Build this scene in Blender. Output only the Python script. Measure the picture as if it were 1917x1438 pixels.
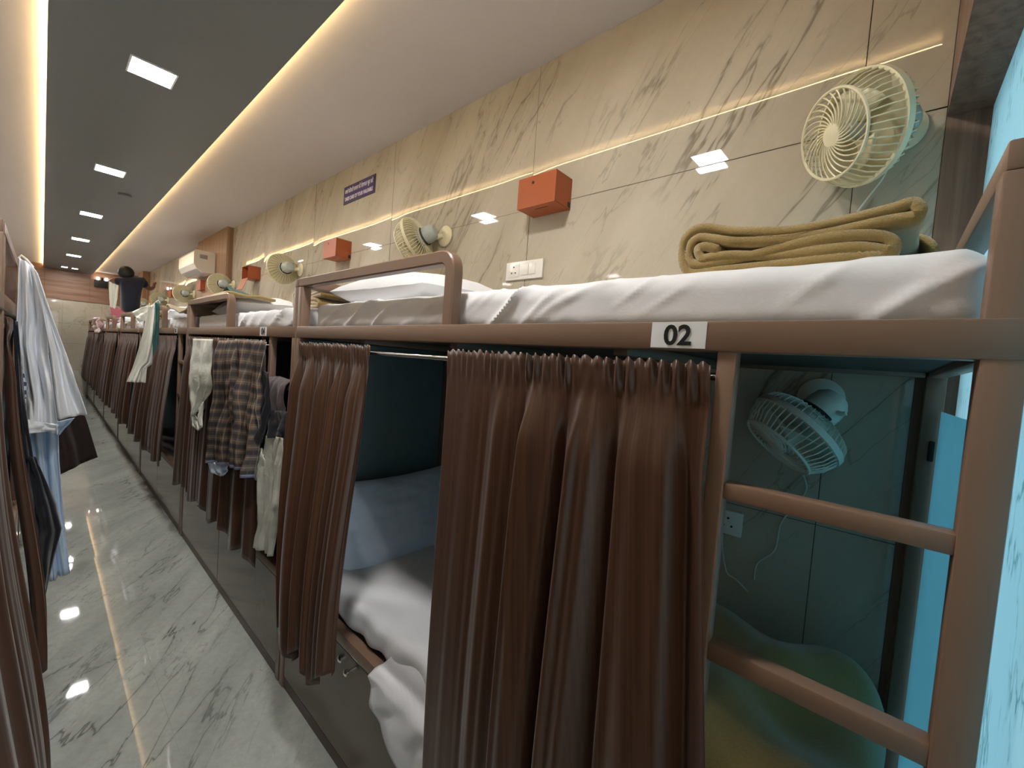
import bpy, bmesh, math, random
from mathutils import Vector, Matrix, noise
S = bpy.context.scene
for o in list(bpy.data.objects): bpy.data.objects.remove(o)
PI = math.pi; sin = math.sin; cos = math.cos
EYE = 1.44                      # height of the viewer's eye above the floor; z values below are relative to it
# ------------------------------------------------------------------ camera
F_PX, YAW, PITCH, ROLL = 783.0, math.radians(48.47), math.radians(-2.62), math.radians(4.31)
fw = Vector((sin(YAW)*cos(PITCH), cos(YAW)*cos(PITCH), sin(PITCH)))
r0 = Vector((cos(YAW), -sin(YAW), 0)); u0 = r0.cross(fw)
RT = r0*cos(ROLL)+u0*sin(ROLL); UP = -r0*sin(ROLL)+u0*cos(ROLL)
cd = bpy.data.cameras.new('camera'); cam = bpy.data.objects.new('camera', cd); S.collection.objects.link(cam)
cd.sensor_fit = 'HORIZONTAL'; cd.sensor_width = 36; cd.lens = F_PX/1917*36; cd.clip_start = .02; cd.clip_end = 100
cam.matrix_world = Matrix(((RT.x, UP.x, -fw.x, 0), (RT.y, UP.y, -fw.y, 0), (RT.z, UP.z, -fw.z, EYE), (0, 0, 0, 1)))
S.camera = cam
# ------------------------------------------------------------------ light and exposure
S.view_settings.view_transform = 'Standard'; S.view_settings.look = 'None'
S.view_settings.exposure = 2.15; S.view_settings.gamma = 1; S.view_settings.use_curve_mapping = False
S.cycles.use_denoising = True; S.cycles.max_bounces = 8; S.cycles.diffuse_bounces = 6; S.cycles.glossy_bounces = 4
S.cycles.sample_clamp_indirect = 20
LED_POWER, COVE_POWER, DAY = 54.0, 12.0, .52
w = bpy.data.worlds.new('daylight'); S.world = w; w.use_nodes = True
w.node_tree.nodes['Background'].inputs[0].default_value = (.80, .93, 1, 1)
w.node_tree.nodes['Background'].inputs[1].default_value = DAY

def P(px, py, ax, val):         # the point of the plane (axis = val) met by the sight line through a pixel
    d = (px-958.5)/F_PX*RT-(py-719)/F_PX*UP+fw
    return d*(val/d[ax])
# ------------------------------------------------------------------ materials
def lin(c):
    return tuple(((v/255)/12.92 if v <= 10 else ((v/255+.055)/1.055)**2.4) for v in c)+(1,)
MT = {}
class N:
    def __init__(s, name):
        s.m = bpy.data.materials.new(name); s.m.use_nodes = True; s.t = s.m.node_tree; s.b = s.t.nodes['Principled BSDF']
    def n(s, typ, **k):
        q = s.t.nodes.new(typ)
        for a, v in k.items():
            if a in ('op',): q.operation = v
            elif hasattr(q, a) and not a.startswith('i_'): setattr(q, a, v)
        return q
    def l(s, a, b): s.t.links.new(a, b)
    def val(s, q, i, v):
        if hasattr(v, 'is_linked'): s.l(v, q.inputs[i])
        else: q.inputs[i].default_value = v
    def math(s, op, a, b=0., c=0.):
        q = s.t.nodes.new('ShaderNodeMath'); q.operation = op
        s.val(q, 0, a); s.val(q, 1, b); s.val(q, 2, c); return q.outputs[0]
    def mix(s, f, a, b, mode='MIX'):
        q = s.t.nodes.new('ShaderNodeMix'); q.data_type = 'RGBA'; q.blend_type = mode
        s.val(q, 0, f); s.val(q, 6, a); s.val(q, 7, b); return q.outputs[2]
    def coord(s, kind='Object', scale=(1, 1, 1), rot=(0, 0, 0), loc=(0, 0, 0)):
        c = s.t.nodes.new('ShaderNodeTexCoord'); m = s.t.nodes.new('ShaderNodeMapping')
        m.inputs['Scale'].default_value = scale; m.inputs['Rotation'].default_value = rot; m.inputs['Location'].default_value = loc
        s.l(c.outputs[kind], m.inputs[0]); return m.outputs[0]
    def noise(s, vec, scale, detail=4, rough=.5, dist=0.):
        q = s.t.nodes.new('ShaderNodeTexNoise'); s.l(vec, q.inputs['Vector'])
        q.inputs['Scale'].default_value = scale; q.inputs['Detail'].default_value = detail
        q.inputs['Roughness'].default_value = rough; q.inputs['Distortion'].default_value = dist; return q.outputs[0]
    def ramp(s, f, stops):
        q = s.t.nodes.new('ShaderNodeValToRGB'); e = q.color_ramp.elements
        while len(e) < len(stops): e.new(.5)
        for k, (p, c) in enumerate(stops): e[k].position = p; e[k].color = c if len(c) == 4 else (*c, 1)
        s.l(f, q.inputs[0]); return q.outputs[0]
    def bump(s, h, strength=.3, dist=.01):
        q = s.t.nodes.new('ShaderNodeBump'); q.inputs['Strength'].default_value = strength; q.inputs['Distance'].default_value = dist
        s.l(h, q.inputs['Height']); s.l(q.outputs[0], s.b.inputs['Normal']); return q
    def base(s, c): s.val(s.b, 'Base Color', c)
    def fin(s, key, rough=.5, spec=.5, **k):
        s.b.inputs['Roughness'].default_value = rough; s.b.inputs['Specular IOR Level'].default_value = spec
        for a, v in k.items(): s.b.inputs[a.replace('_', ' ')].default_value = v
        MT[key] = s.m; return s.m
def G(v): return (v, v, v, 1)
def plain(key, col, rough=.5, spec=.5, var=.08, sc=8, **k):
    q = N(key); nz = q.noise(q.coord(), sc, 3)
    c = lin(col); q.base(q.mix(nz, tuple(v*(1-var) for v in c[:3])+(1,), tuple(min(1, v*(1+var)) for v in c[:3])+(1,)))
    return q.fin(key, rough, spec, **k)
def marble(key, base, base2, vein, rot, vscale, rough, dens=1., spec=.5):
    q = N(key); v = q.coord('Object', (1, 1, 1), rot)
    warp = q.t.nodes.new('ShaderNodeMapping'); q.l(v, warp.inputs[0]); warp.inputs['Scale'].default_value = vscale
    n1 = q.noise(warp.outputs[0], 1.0, 5, .5, .25)
    d1 = q.math('ABSOLUTE', q.math('SUBTRACT', n1, .5))
    v1 = q.ramp(d1, [(0, G(1)), (.0035, G(.8)), (.009, G(.14)), (.05, G(0))])
    mp2 = q.t.nodes.new('ShaderNodeMapping'); q.l(v, mp2.inputs[0]); mp2.inputs['Scale'].default_value = tuple(x*2.3 for x in vscale); mp2.inputs['Location'].default_value = (3.1, 7.7, 1.3)
    n2 = q.noise(mp2.outputs[0], 1.0, 4, .5, .3)
    v2 = q.ramp(q.math('ABSOLUTE', q.math('SUBTRACT', n2, .52)), [(0, G(.7)), (.004, G(.4)), (.011, G(0)), (1, G(0))])
    mask = q.ramp(q.noise(v, 1.3, 2), [(.40, G(0)), (.6, G(1))])
    mask2 = q.ramp(q.noise(v, 1.9, 2), [(.42, G(0)), (.6, G(.8))])
    cloud = q.noise(warp.outputs[0], .8, 4)
    c = q.mix(q.ramp(cloud, [(.3, G(0)), (.7, G(1))]), lin(base), lin(base2))
    a = q.math('MULTIPLY', q.math('ADD', q.math('MULTIPLY', v1, mask), q.math('MULTIPLY', v2, mask2)), dens)
    gr = q.noise(v, 42, 4, .7)
    c = q.mix(q.math('MULTIPLY', q.ramp(gr, [(.4, G(0)), (.75, G(1))]), .22 if key == 'floor_marble' else .06), c, lin(vein))
    q.base(q.mix(q.math('MINIMUM', a, 1.), c, lin(vein)))
    return q.fin(key, rough, spec)
marble('wall_marble', (178, 168, 148), (198, 190, 172), (116, 106, 90), (math.radians(-32), 0, 0), (3, 4.2, .8), .02, .75, .6)
marble('floor_marble', (146, 150, 145), (172, 175, 168), (82, 84, 80), (0, 0, math.radians(-56)), (1.3, 6.5, 1), .03, .85, .6)
plain('grout', (92, 84, 72), .8)
plain('floor_grout', (128, 130, 124), .7)
plain('white_ceiling', (205, 198, 194), .75, .2, .02)
q = N('grey_panel'); q.base(q.mix(q.noise(q.coord('Object', (3, 3, 3)), 60, 2), lin((98, 102, 102)), lin((112, 116, 116)))); q.fin('grey_panel', .42, .35)
def wood(key, a, b, sc):
    q = N(key); v = q.coord('Object', sc); n = q.noise(v, 1, 6, .65, .3)
    n2 = q.noise(q.coord('Object', tuple(x*4 for x in sc)), 1, 2)
    q.base(q.mix(q.math('MULTIPLY', n2, .35), q.mix(q.ramp(n, [(.32, G(0)), (.68, G(1))]), lin(a), lin(b)), lin((78, 60, 50)))); q.bump(n, .15, .002); q.fin(key, .45, .35)
wood('wood_upright', (112, 84, 70), (152, 122, 104), (40, 40, 1.2))
wood('wood_across', (124, 90, 70), (168, 134, 112), (1.0, 20, 16))
wood('wood_pillar', (140, 105, 78), (178, 142, 110), (40, 40, 1.2))
# painted brown steel
q = N('frame_paint'); nz = q.noise(q.coord(), 90, 2)
q.base(q.mix(q.noise(q.coord(), 3, 2), lin((122, 96, 78)), lin((134, 107, 88)))); q.bump(nz, .06, .001); q.fin('frame_paint', .38, .5)
q = N('locker_laminate'); q.base(q.mix(q.noise(q.coord(), 5, 2), lin((96, 82, 68)), lin((108, 94, 80)))); q.fin('locker_laminate', .12, .5)
plain('locker_edge', (78, 56, 44), .4)
plain('headboard_dark', (118, 134, 136), .5, .4)
plain('ply_dark', (66, 56, 50), .6)
# curtain cloth: fine streaks run down the cloth (UV: u across, v down)
q = N('curtain_cloth'); v = q.coord('UV', (130, .8, 1)); n = q.noise(v, 1, 4, .7); n3 = q.noise(q.coord('UV', (26, .5, 1)), 1, 2)
q.base(q.mix(q.ramp(n, [(.36, G(0)), (.66, G(1))]), q.mix(n3, lin((58, 36, 24)), lin((70, 45, 30))), lin((84, 56, 38)))); q.bump(n, .08, .001)
q.fin('curtain_cloth', .40, .45, Sheen_Weight=.12, Sheen_Roughness=.4)
def cloth(key, col, rough=.85, wr=.25, sc=14, dist=.006, **k):
    q = N(key); n = q.noise(q.coord('Object', (1, 1, 1)), sc, 4, .55, .6); q.base(lin(col))
    wv = q.noise(q.coord(), 500, 1)
    q.bump(q.math('ADD', n, q.math('MULTIPLY', wv, .06)), wr, dist); return q.fin(key, rough, .25, Sheen_Weight=.2, **k)
cloth('sheet_white', (226, 226, 228)); cloth('pillow_white', (228, 228, 228), wr=.3)
cloth('pillow_daylit', (220, 232, 250), wr=.35); cloth('sheet_blue', (196, 206, 220))  # lower pillow: blue cast of the window daylight is put into its colour
cloth('shirt_white', (242, 244, 248), wr=.4); cloth('kurta_blue', (196, 216, 238), wr=.4); cloth('vest_white', (214, 214, 200), wr=.5, sc=30)
cloth('kurta_pale', (236, 236, 226), wr=.3); cloth('kurta_green', (66, 110, 108)); cloth('black_cloth', (26, 27, 34), wr=.5); cloth('navy_trousers', (24, 27, 36), wr=.5)
cloth('tee_black', (26, 28, 40)); cloth('shorts_pink', (186, 108, 118)); cloth('mauve_cloth', (86, 72, 74), wr=.6, sc=20); cloth('teal_cloth', (50, 84, 80)); cloth('orange_cloth', (150, 84, 50))
cloth('brown_cloth', (42, 28, 24), wr=.3); cloth('pink_white', (214, 190, 186), wr=.5)
q = N('checked_shirt'); v = q.coord('Object', (70, 70, 70)); ck = q.t.nodes.new('ShaderNodeTexChecker'); q.l(v, ck.inputs[0]); ck.inputs['Scale'].default_value = 1
ck.inputs[1].default_value = lin((70, 84, 110)); ck.inputs[2].default_value = lin((205, 210, 220)); q.base(ck.outputs[0]); q.fin('checked_shirt', .8, .2)
q = N('blanket_wool'); n = q.noise(q.coord(), 260, 3, .7); n2 = q.noise(q.coord(), 18, 3)
q.base(q.mix(n, q.mix(n2, lin((128, 104, 56)), lin((150, 124, 72))), lin((170, 144, 90)))); q.bump(n, .5, .004); q.fin('blanket_wool', .95, .1, Sheen_Weight=.6, Sheen_Roughness=.5)
# plaid lungi from UV
q = N('plaid_cloth'); c = q.coord('UV', (1, 1, 1)); sp = q.t.nodes.new('ShaderNodeSeparateXYZ'); q.l(c, sp.inputs[0])
def band(co, freq, off, width, soft=.02):
    f = q.math('FRACT', q.math('ADD', q.math('MULTIPLY', co, freq), off))
    return q.ramp(q.math('ABSOLUTE', q.math('SUBTRACT', f, .5)), [(width, G(1)), (width+soft, G(0))])
U, V = sp.outputs[0], sp.outputs[1]
c0 = q.mix(q.math('MULTIPLY', band(U, 9, 0, .22), .6), lin((132, 110, 92)), lin((82, 88, 90)))
c0 = q.mix(q.math('MULTIPLY', band(V, 13, 0, .22), .65), c0, lin((58, 64, 70)))
c0 = q.mix(q.math('MULTIPLY', band(U, 9, .5, .018), .5), c0, lin((190, 184, 170)))
c0 = q.mix(q.math('MULTIPLY', band(V, 13, .5, .02), .45), c0, lin((186, 180, 168)))
c0 = q.mix(q.math('MULTIPLY', band(V, 6.5, .2, .1), .5), c0, lin((52, 60, 68)))
c0 = q.mix(q.math('MULTIPLY', band(U, 27, .2, .06), .35), c0, lin((140, 90, 70)))
c0 = q.mix(q.math('GREATER_THAN', V, .975), c0, lin((150, 152, 180)))
q.base(c0); q.fin('plaid_cloth', .85, .2)
plain('fan_cream', (220, 212, 178), .38, .5, .03); plain('fan_grey', (176, 182, 176), .4, .5, .03); plain('fan_pale', (226, 230, 216), .4, .5, .04)
plain('dark_plastic', (26, 26, 26), .5); plain('box_orange', (162, 84, 46), .45, .35, .05); plain('box_inside', (92, 44, 24), .5)
plain('switch_white', (232, 228, 220), .3, .5, .01); plain('switch_slot', (40, 40, 40), .5); plain('cable_white', (215, 215, 205), .5)
plain('sign_purple', (66, 54, 108), .4, .4, .04); plain('sign_border', (66, 58, 72), .5); plain('letter_white', (224, 216, 224), .5)
plain('sticker_white', (232, 234, 236), .35, .4, .01); plain('letter_black', (18, 20, 24), .4)
plain('ac_white', (224, 218, 206), .22, .5, .02); plain('ac_grey', (150, 148, 142), .4); plain('led_frame', (225, 225, 225), .4)
plain('skin', (120, 84, 66), .55, .35, .06); plain('hair_black', (22, 20, 20), .6); plain('skirting', (120, 122, 118), .2)
q = N('chrome'); q.base(G(.75)); q.fin('chrome', .14, .5, Metallic=1.)
q = N('steel_rod'); q.base(G(.7)); q.fin('steel_rod', .22, .5, Metallic=1.)
def emis(key, col, s):
    q = N(key); q.base((1, 1, 1, 1)); q.b.inputs['Emission Color'].default_value = col; q.b.inputs['Emission Strength'].default_value = s; q.fin(key, .4)
emis('led_glow', (1, .985, .96, 1), LED_POWER); emis('strip_glow', (1, .70, .32, 1), COVE_POWER); emis('fitting_glow', (1, .97, .9, 1), 2.2)
def film(key, col, strokes):
    q = N(key); nt = q.t; c = lin(col); cc = c
    if strokes:
        v = q.coord('Object', (26, 1, 7), (0, math.radians(28), 0)); n = q.noise(v, 1, 3, .55)
        m = q.ramp(q.math('ABSOLUTE', q.math('SUBTRACT', n, .5)), [(0, G(1)), (.016, G(.4)), (.04, G(0))])
        mask = q.ramp(q.noise(q.coord('Object', (1, 1, 1), (0, 0, 0), (5, 5, 5)), 11, 1), [(.5, G(0)), (.62, G(1))])
        cc = q.mix(q.math('MULTIPLY', q.math('MULTIPLY', m, mask), .75), c, lin((60, 120, 130)))
    q.base(cc)
    tr = nt.nodes.new('ShaderNodeBsdfTranslucent'); q.val(tr, 0, cc)
    mx = nt.nodes.new('ShaderNodeMixShader'); mx.inputs[0].default_value = .6
    q.l(q.b.outputs[0], mx.inputs[1]); q.l(tr.outputs[0], mx.inputs[2]); q.l(mx.outputs[0], nt.nodes['Material Output'].inputs[0])
    q.fin(key, .35, .4)
film('frosted_teal', (158, 208, 222), True); film('teal_panel', (150, 202, 214), False)
# ------------------------------------------------------------------ mesh helpers
COL = S.collection
ORG = {}                        # world origin (relative height) of every object that may carry children
class MB:
    def __init__(s): s.v = []; s.f = []; s.uv = None
    def add(s, vs, fs):
        b = len(s.v); s.v += [Vector(x) for x in vs]; s.f += [tuple(i+b for i in f) for f in fs]; return s
    def box(s, x0, x1, y0, y1, z0, z1, bev=0.):
        if bev <= 0:
            vs = [(x, y, z) for x in (x0, x1) for y in (y0, y1) for z in (z0, z1)]
            return s.add(vs, [(0, 1, 3, 2), (4, 6, 7, 5), (0, 4, 5, 1), (2, 3, 7, 6), (0, 2, 6, 4), (1, 5, 7, 3)])
        bm = bmesh.new(); bmesh.ops.create_cube(bm, size=1)
        for q in bm.verts: q.co = Vector(((x0+x1)/2+q.co.x*(x1-x0), (y0+y1)/2+q.co.y*(y1-y0), (z0+z1)/2+q.co.z*(z1-z0)))
        bmesh.ops.bevel(bm, geom=bm.edges[:], offset=bev, segments=2, affect='EDGES', profile=.5)
        bm.verts.index_update(); s.add([q.co.copy() for q in bm.verts], [tuple(q.index for q in f.verts) for f in bm.faces]); bm.free(); return s
    def tube(s, pts, r, n=8, closed=False, cap=True):
        pts = [Vector(p) for p in pts]; m = len(pts); rs = r if isinstance(r, (list, tuple)) else [r]*m
        rings = []; ref = None
        for i, p in enumerate(pts):
            t = (pts[(i+1) % m]-pts[i-1]) if closed or 0 < i < m-1 else (pts[1]-pts[0] if i == 0 else pts[-1]-pts[-2])
            t.normalize()
            if ref is None: ref = t.orthogonal().normalized()
            ref = (ref-t*ref.dot(t)).normalized(); b = t.cross(ref)
            rings.append([p+(ref*cos(2*PI*k/n)+b*sin(2*PI*k/n))*rs[i] for k in range(n)])
        vs = [q for R in rings for q in R]; fs = []
        for i in range(m if closed else m-1):
            j = (i+1) % m
            for k in range(n): fs.append((i*n+k, i*n+(k+1) % n, j*n+(k+1) % n, j*n+k))
        if not closed and cap: fs += [tuple(range(n))[::-1], tuple((m-1)*n+k for k in range(n))]
        return s.add(vs, fs)
    def lathe(s, prof, axis=((0, 0, 0), (0, 0, 1)), n=32):     # prof: (radius, height) pairs
        o = Vector(axis[0]); a = Vector(axis[1]).normalized(); e = a.orthogonal().normalized(); g = a.cross(e)
        vs = [o+a*h+(e*cos(2*PI*k/n)+g*sin(2*PI*k/n))*max(r, 1e-4) for r, h in prof for k in range(n)]
        fs = [(i*n+k, i*n+(k+1) % n, (i+1)*n+(k+1) % n, (i+1)*n+k) for i in range(len(prof)-1) for k in range(n)]
        fs += [tuple(range(n))[::-1], tuple((len(prof)-1)*n+k for k in range(n))]
        return s.add(vs, fs)
    def grid(s, fn, nu, nv, uv=None):                          # fn(u, v) -> point
        b = len(s.v); vs = [fn(i/nu, j/nv) for j in range(nv+1) for i in range(nu+1)]
        fs = [(j*(nu+1)+i, j*(nu+1)+i+1, (j+1)*(nu+1)+i+1, (j+1)*(nu+1)+i) for j in range(nv) for i in range(nu)]
        s.add(vs, fs)
        if s.uv is None: s.uv = {}
        for j in range(nv+1):
            for i in range(nu+1): s.uv[b+j*(nu+1)+i] = (i/nu, j/nv) if uv is None else uv(i/nu, j/nv)
        return s
def tag(o, label=None, cat=None, group=None, kind=None):
    for k, v in (('label', label), ('category', cat), ('group', group), ('kind', kind)):
        if v: o[k] = v
    return o
def obj(name, mb, mat, parent=None, smooth=True, ang=40, org=None, solid=0., sub=0, label=None):
    me = bpy.data.meshes.new(name); vs = mb.v
    if parent is not None: base = ORG[parent.name]
    elif org is not None: base = Vector(org)
    else:
        lo = [min(v[i] for v in vs) for i in range(3)]; hi = [max(v[i] for v in vs) for i in range(3)]
        base = Vector(((lo[0]+hi[0])/2, (lo[1]+hi[1])/2, lo[2]))
    me.from_pydata([v-base for v in vs], [], mb.f)
    if mb.uv:
        ul = me.uv_layers.new(name='UVMap')
        for lp in me.loops: ul.data[lp.index].uv = mb.uv.get(lp.vertex_index, (0, 0))
    bm = bmesh.new(); bm.from_mesh(me); bmesh.ops.recalc_face_normals(bm, faces=bm.faces)
    for f in bm.faces: f.smooth = smooth
    if smooth:
        for e in bm.edges:
            if len(e.link_faces) == 2 and e.calc_face_angle(0) > math.radians(ang): e.smooth = False
    bm.to_mesh(me); bm.free()
    me.materials.append(MT[mat]); o = bpy.data.objects.new(name, me); COL.objects.link(o)
    if parent is not None: o.parent = parent; ORG[o.name] = base.copy()
    else: o.location = base+Vector((0, 0, EYE)); ORG[o.name] = base.copy()
    if solid: md = o.modifiers.new('Solidify', 'SOLIDIFY'); md.thickness = solid; md.offset = 0
    if sub: md = o.modifiers.new('Subsurf', 'SUBSURF'); md.levels = sub; md.render_levels = sub
    if label: o['label'] = label
    return o
def thing(name, loc, label, cat, group=None):
    o = bpy.data.objects.new(name, None); COL.objects.link(o); o.empty_display_size = .1
    o.location = Vector(loc)+Vector((0, 0, EYE)); ORG[o.name] = Vector(loc); return tag(o, label, cat, group)
def clone(o, parent=None):
    c = o.copy(); COL.objects.link(c)
    if parent is not None: c.parent = parent
    ORG[c.name] = ORG[o.name].copy()
    for ch in list(o.children): clone(ch, c)
    return c
def place(o, dx=0, dy=0, dz=0, rz=0, label=None, group=None, cat=None):
    c = clone(o); c.location = o.location+Vector((dx, dy, dz)); c.rotation_euler.z += rz
    return tag(c, label, cat, group)
def struct(name, mb, mat, **k): return tag(obj(name, mb, mat, **k), kind='structure')
def text(body, size, mat, parent, origin, xdir, ydir, name='lettering', bold=0., sx=1., ext=.0006):
    """lettering as a thin solid mesh, centred on origin; xdir and ydir span the writing plane"""
    cu = bpy.data.curves.new('t', 'FONT'); cu.body = body; cu.size = size; cu.align_x = 'CENTER'; cu.align_y = 'CENTER'; cu.extrude = ext; cu.offset = bold; cu.resolution_u = 4
    to = bpy.data.objects.new('t', cu); COL.objects.link(to); dg = bpy.context.evaluated_depsgraph_get(); dg.update()
    me = bpy.data.meshes.new_from_object(to.evaluated_get(dg)); mb = MB(); X, Yv, O = Vector(xdir), Vector(ydir), Vector(origin); Zv = X.cross(Yv)
    xs = [v.co.x for v in me.vertices]; ys = [v.co.y for v in me.vertices]; mx = (min(xs)+max(xs))/2; my = (min(ys)+max(ys))/2
    mb.add([O+X*(v.co.x-mx)*sx+Yv*(v.co.y-my)+Zv*v.co.z for v in me.vertices], [tuple(p.vertices) for p in me.polygons])
    bpy.data.objects.remove(to); bpy.data.curves.remove(cu); bpy.data.meshes.remove(me)
    return obj(name, mb, mat, parent, smooth=False)
rnd = random.Random(5)
def nz(x, y, z=0.): return noise.noise(Vector((x, y, z)))
# ------------------------------------------------------------------ the room
XF, XW, XL, XLW = .70, 1.52, -.072, -.89      # right bunk fronts, right wall, left bunk fronts, left wall
FLOOR, CEIL, PANEL = -1.44, 1.397, 1.33
PITCHY, Y0, BL = 1.955, -.114, 1.945          # bunk spacing, near end of the first bunk, bunk length
YEND, YBACK, YRET = 13.55, -2.3, -.06
def tile_wall(name, x, s, ys, zs, mat, ybeg, yend):
    mb = MB(); mb.box(min(x+s*.004, x+s*.05), max(x+s*.004, x+s*.05), ybeg, yend, zs[0], zs[-1])
    o = struct(name, mb, 'grout', smooth=False)
    mt = MB(); g = .0012
    for a in range(len(ys)-1):
        for b in range(len(zs)-1):
            y0, y1, z0, z1 = ys[a]+g, ys[a+1]-g, zs[b]+g, zs[b+1]-g
            rr = random.Random(a*7+b); ty, tz = rr.uniform(-.0022, .0022), rr.uniform(-.002, .002)
            def fn(u, v):
                bow = .0011*((2*u-1)**8+.6*(2*v-1)**8)
                wob = .0006*nz((y0+u*(y1-y0))*9, v*(z1-z0)*9, a)*max(0, 1-6*min(u, 1-u))
                return (x+s*(bow+wob+ty*(u-.5)+tz*(v-.5)*.6), y0+u*(y1-y0), z0+v*(z1-z0))
            mt.grid(fn, 26, 12)
    t = obj(name+'_tiles', mt, mat, o); t['kind'] = 'structure'; return o
ys = [YRET]+[.115+1.2*k for k in range(12)]; ys = [y for y in ys if y < YEND]+[YEND]
tile_wall('wall_right', XW, 1, ys, [FLOOR, -.402, .738, CEIL], 'wall_marble', YRET, YEND)
ysl = [YBACK]+[-1.1+1.2*k for k in range(13)]; ysl = [y for y in ysl if y < YEND]+[YEND]
tile_wall('wall_left', XLW, -1, ysl, [FLOOR, -.402, .738, CEIL], 'wall_marble', YBACK, YEND)
# floor slabs with fine joints
mb = MB(); mb.box(-1.0, 1.7, YBACK, YEND+.1, FLOOR-.06, FLOOR-.0015); fo = struct('floor', mb, 'floor_grout', smooth=False)
mt = MB()
for xa, xb in ((-.95, -.257), (-.257, .343), (.343, .943), (.943, 1.6)):
    y = YBACK; k = 0
    while y < YEND:
        y2 = min(y+1.2, YEND+.05); g = .0009; rr = random.Random(k*5+int(xa*10)); t1, t2 = rr.uniform(-.0009, .0009), rr.uniform(-.0009, .0009)
        mt.grid(lambda u, v: (xa+g+u*(xb-xa-2*g), y+g+v*(y2-y-2*g), FLOOR+t1*(u-.5)+t2*(v-.5)-.0005*((2*u-1)**8+(2*v-1)**8)), 8, 14); y = y2; k += 1
t = obj('floor_tiles', mt, 'floor_marble', fo); t['kind'] = 'structure'
# ceiling: white slab with a dropped grey panel, warm light strips hidden on the panel's edges
mb = MB(); mb.box(-1.0, 1.7, YBACK, YEND+.1, CEIL, CEIL+.08); struct('ceiling', mb, 'white_ceiling', smooth=False)
PX0, PX1 = -.005, .742
mb = MB(); mb.box(PX0, PX1, YBACK, YEND, PANEL, PANEL+.034); mb.box(PX0+.035, PX1-.035, YBACK, YEND, PANEL+.034, CEIL); gp = struct('ceiling_panel', mb, 'grey_panel', smooth=False)
for s, xx in ((1, PX1-.007), (-1, PX0+.007)):
    mb = MB(); mb.box(xx-.005, xx+.005, YBACK+.05, YEND-.02, PANEL+.0345, PANEL+.0385)
    o = obj('light_strip', mb, 'strip_glow', smooth=False); tag(o, 'warm light strip glowing along the %s edge of the grey ceiling panel' % ('right' if s > 0 else 'left'), 'light strip', 'strips hidden above the grey ceiling panel')
# end wall, wood above marble; wood lintel and jamb round the teal window at the near end
mb = MB(); mb.box(-1.0, 1.7, YEND, YEND+.1, FLOOR, CEIL); eo = struct('wall_far', mb, 'grout', smooth=False)
mt = MB()
zz = [FLOOR, -.85, -.26, .175, .685]
for a in range(4):
    x = -.95
    while x < 1.52:
        x2 = min(x+.62, 1.52); mt.box(x+.001, x2-.001, YEND-.008, YEND-.001, zz[a]+.0015, zz[a+1]-.0015); x = x2
t = obj('wall_far_tiles', mt, 'wall_marble', eo, smooth=False); t['kind'] = 'structure'
mt = MB()
for xa, xb in ((-.89, .02), (.02, .70), (.70, 1.52)): mt.box(xa+.002, xb-.002, YEND-.02, YEND-.001, .688, CEIL)
t = obj('wall_far_wood', mt, 'wood_across', eo, smooth=False); t['kind'] = 'structure'
mb = MB(); mb.box(.60, XW+.06, -.24, YRET, .712, CEIL); struct('trim_1', mb, 'wood_upright', smooth=False)
mb = MB(); mb.box(XW-.001, XW+.06, -.24, YRET, FLOOR, .712); struct('trim_2', mb, 'wood_upright', smooth=False)
mb = MB(); mb.add([(.60, -.139, FLOOR), (XW-.001, -.139, FLOOR), (XW-.001, -.139, .712), (.60, -.139, .712)], [(0, 1, 2, 3)]); wn = struct('window_1', mb, 'frosted_teal', smooth=False)
mb = MB(); mb.box(.50, .60, YBACK, -.136, FLOOR, CEIL); struct('wall_entry', mb, 'white_ceiling', smooth=False)
mb = MB(); mb.box(-1.0, -.80, YBACK-.1, YBACK, FLOOR, CEIL); mb.box(-.80, .74, YBACK-.1, YBACK, .9, CEIL); mb.box(.55, .74, YBACK-.1, YBACK, FLOOR, .9); struct('wall_near', mb, 'white_ceiling', smooth=False)   # the open entrance, daylight beyond
mb = MB(); mb.box(XF+.018, XF+.024, YRET-.05, YEND, FLOOR, FLOOR+.012)
# ceiling lights
def led(y, x0=.265, x1=.430, sz=.165, small=False, lab=''):
    cx = (x0+x1)/2; t = thing('ceiling_light', (cx, y, PANEL), lab, 'ceiling light', 'square lights set in the grey ceiling panel')
    h = (x1-x0)/2; d = sz/2; mb = MB()
    for a, b, c, e in ((-h-.008, h+.008, -d-.008, -d), (-h-.008, h+.008, d, d+.008), (-h-.008, -h, -d, d), (h, h+.008, -d, d)):
        mb.box(cx+a, cx+b, y+c, y+e, PANEL-.006, PANEL+.0005)
    obj('frame', mb, 'led_frame', t, smooth=False)
    mb = MB(); mb.box(cx-h, cx+h, y-d, y+d, PANEL-.004, PANEL-.0005); obj('diffuser', mb, 'led_glow', t, smooth=False); return t
names = {-1: 'behind the viewer', 0: 'almost overhead of the viewer', 1: 'nearest and largest in the picture', 2: 'second nearest in the picture', 3: 'third nearest in the picture', 4: 'fourth nearest in the picture', 5: 'fifth nearest in the picture'}
for k in range(-1, 6): led(2.875+1.965*(k-1), lab='square white ceiling light, '+names[k])
led(12.9, .25, .33, .085, lab='small square ceiling light at the far end, the left of two')
led(12.9, .40, .48, .085, lab='small square ceiling light at the far end, the right of two')
mb = MB(); mb.lathe([(.012, 0), (.045, .004), (.05, .012), (.05, .02)], ((.50, 5.5, PANEL-.02), (0, 0, 1)), 20)
tag(obj('smoke_detector', mb, 'grey_panel'), 'small round detector on the grey ceiling panel', 'smoke detector')
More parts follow.
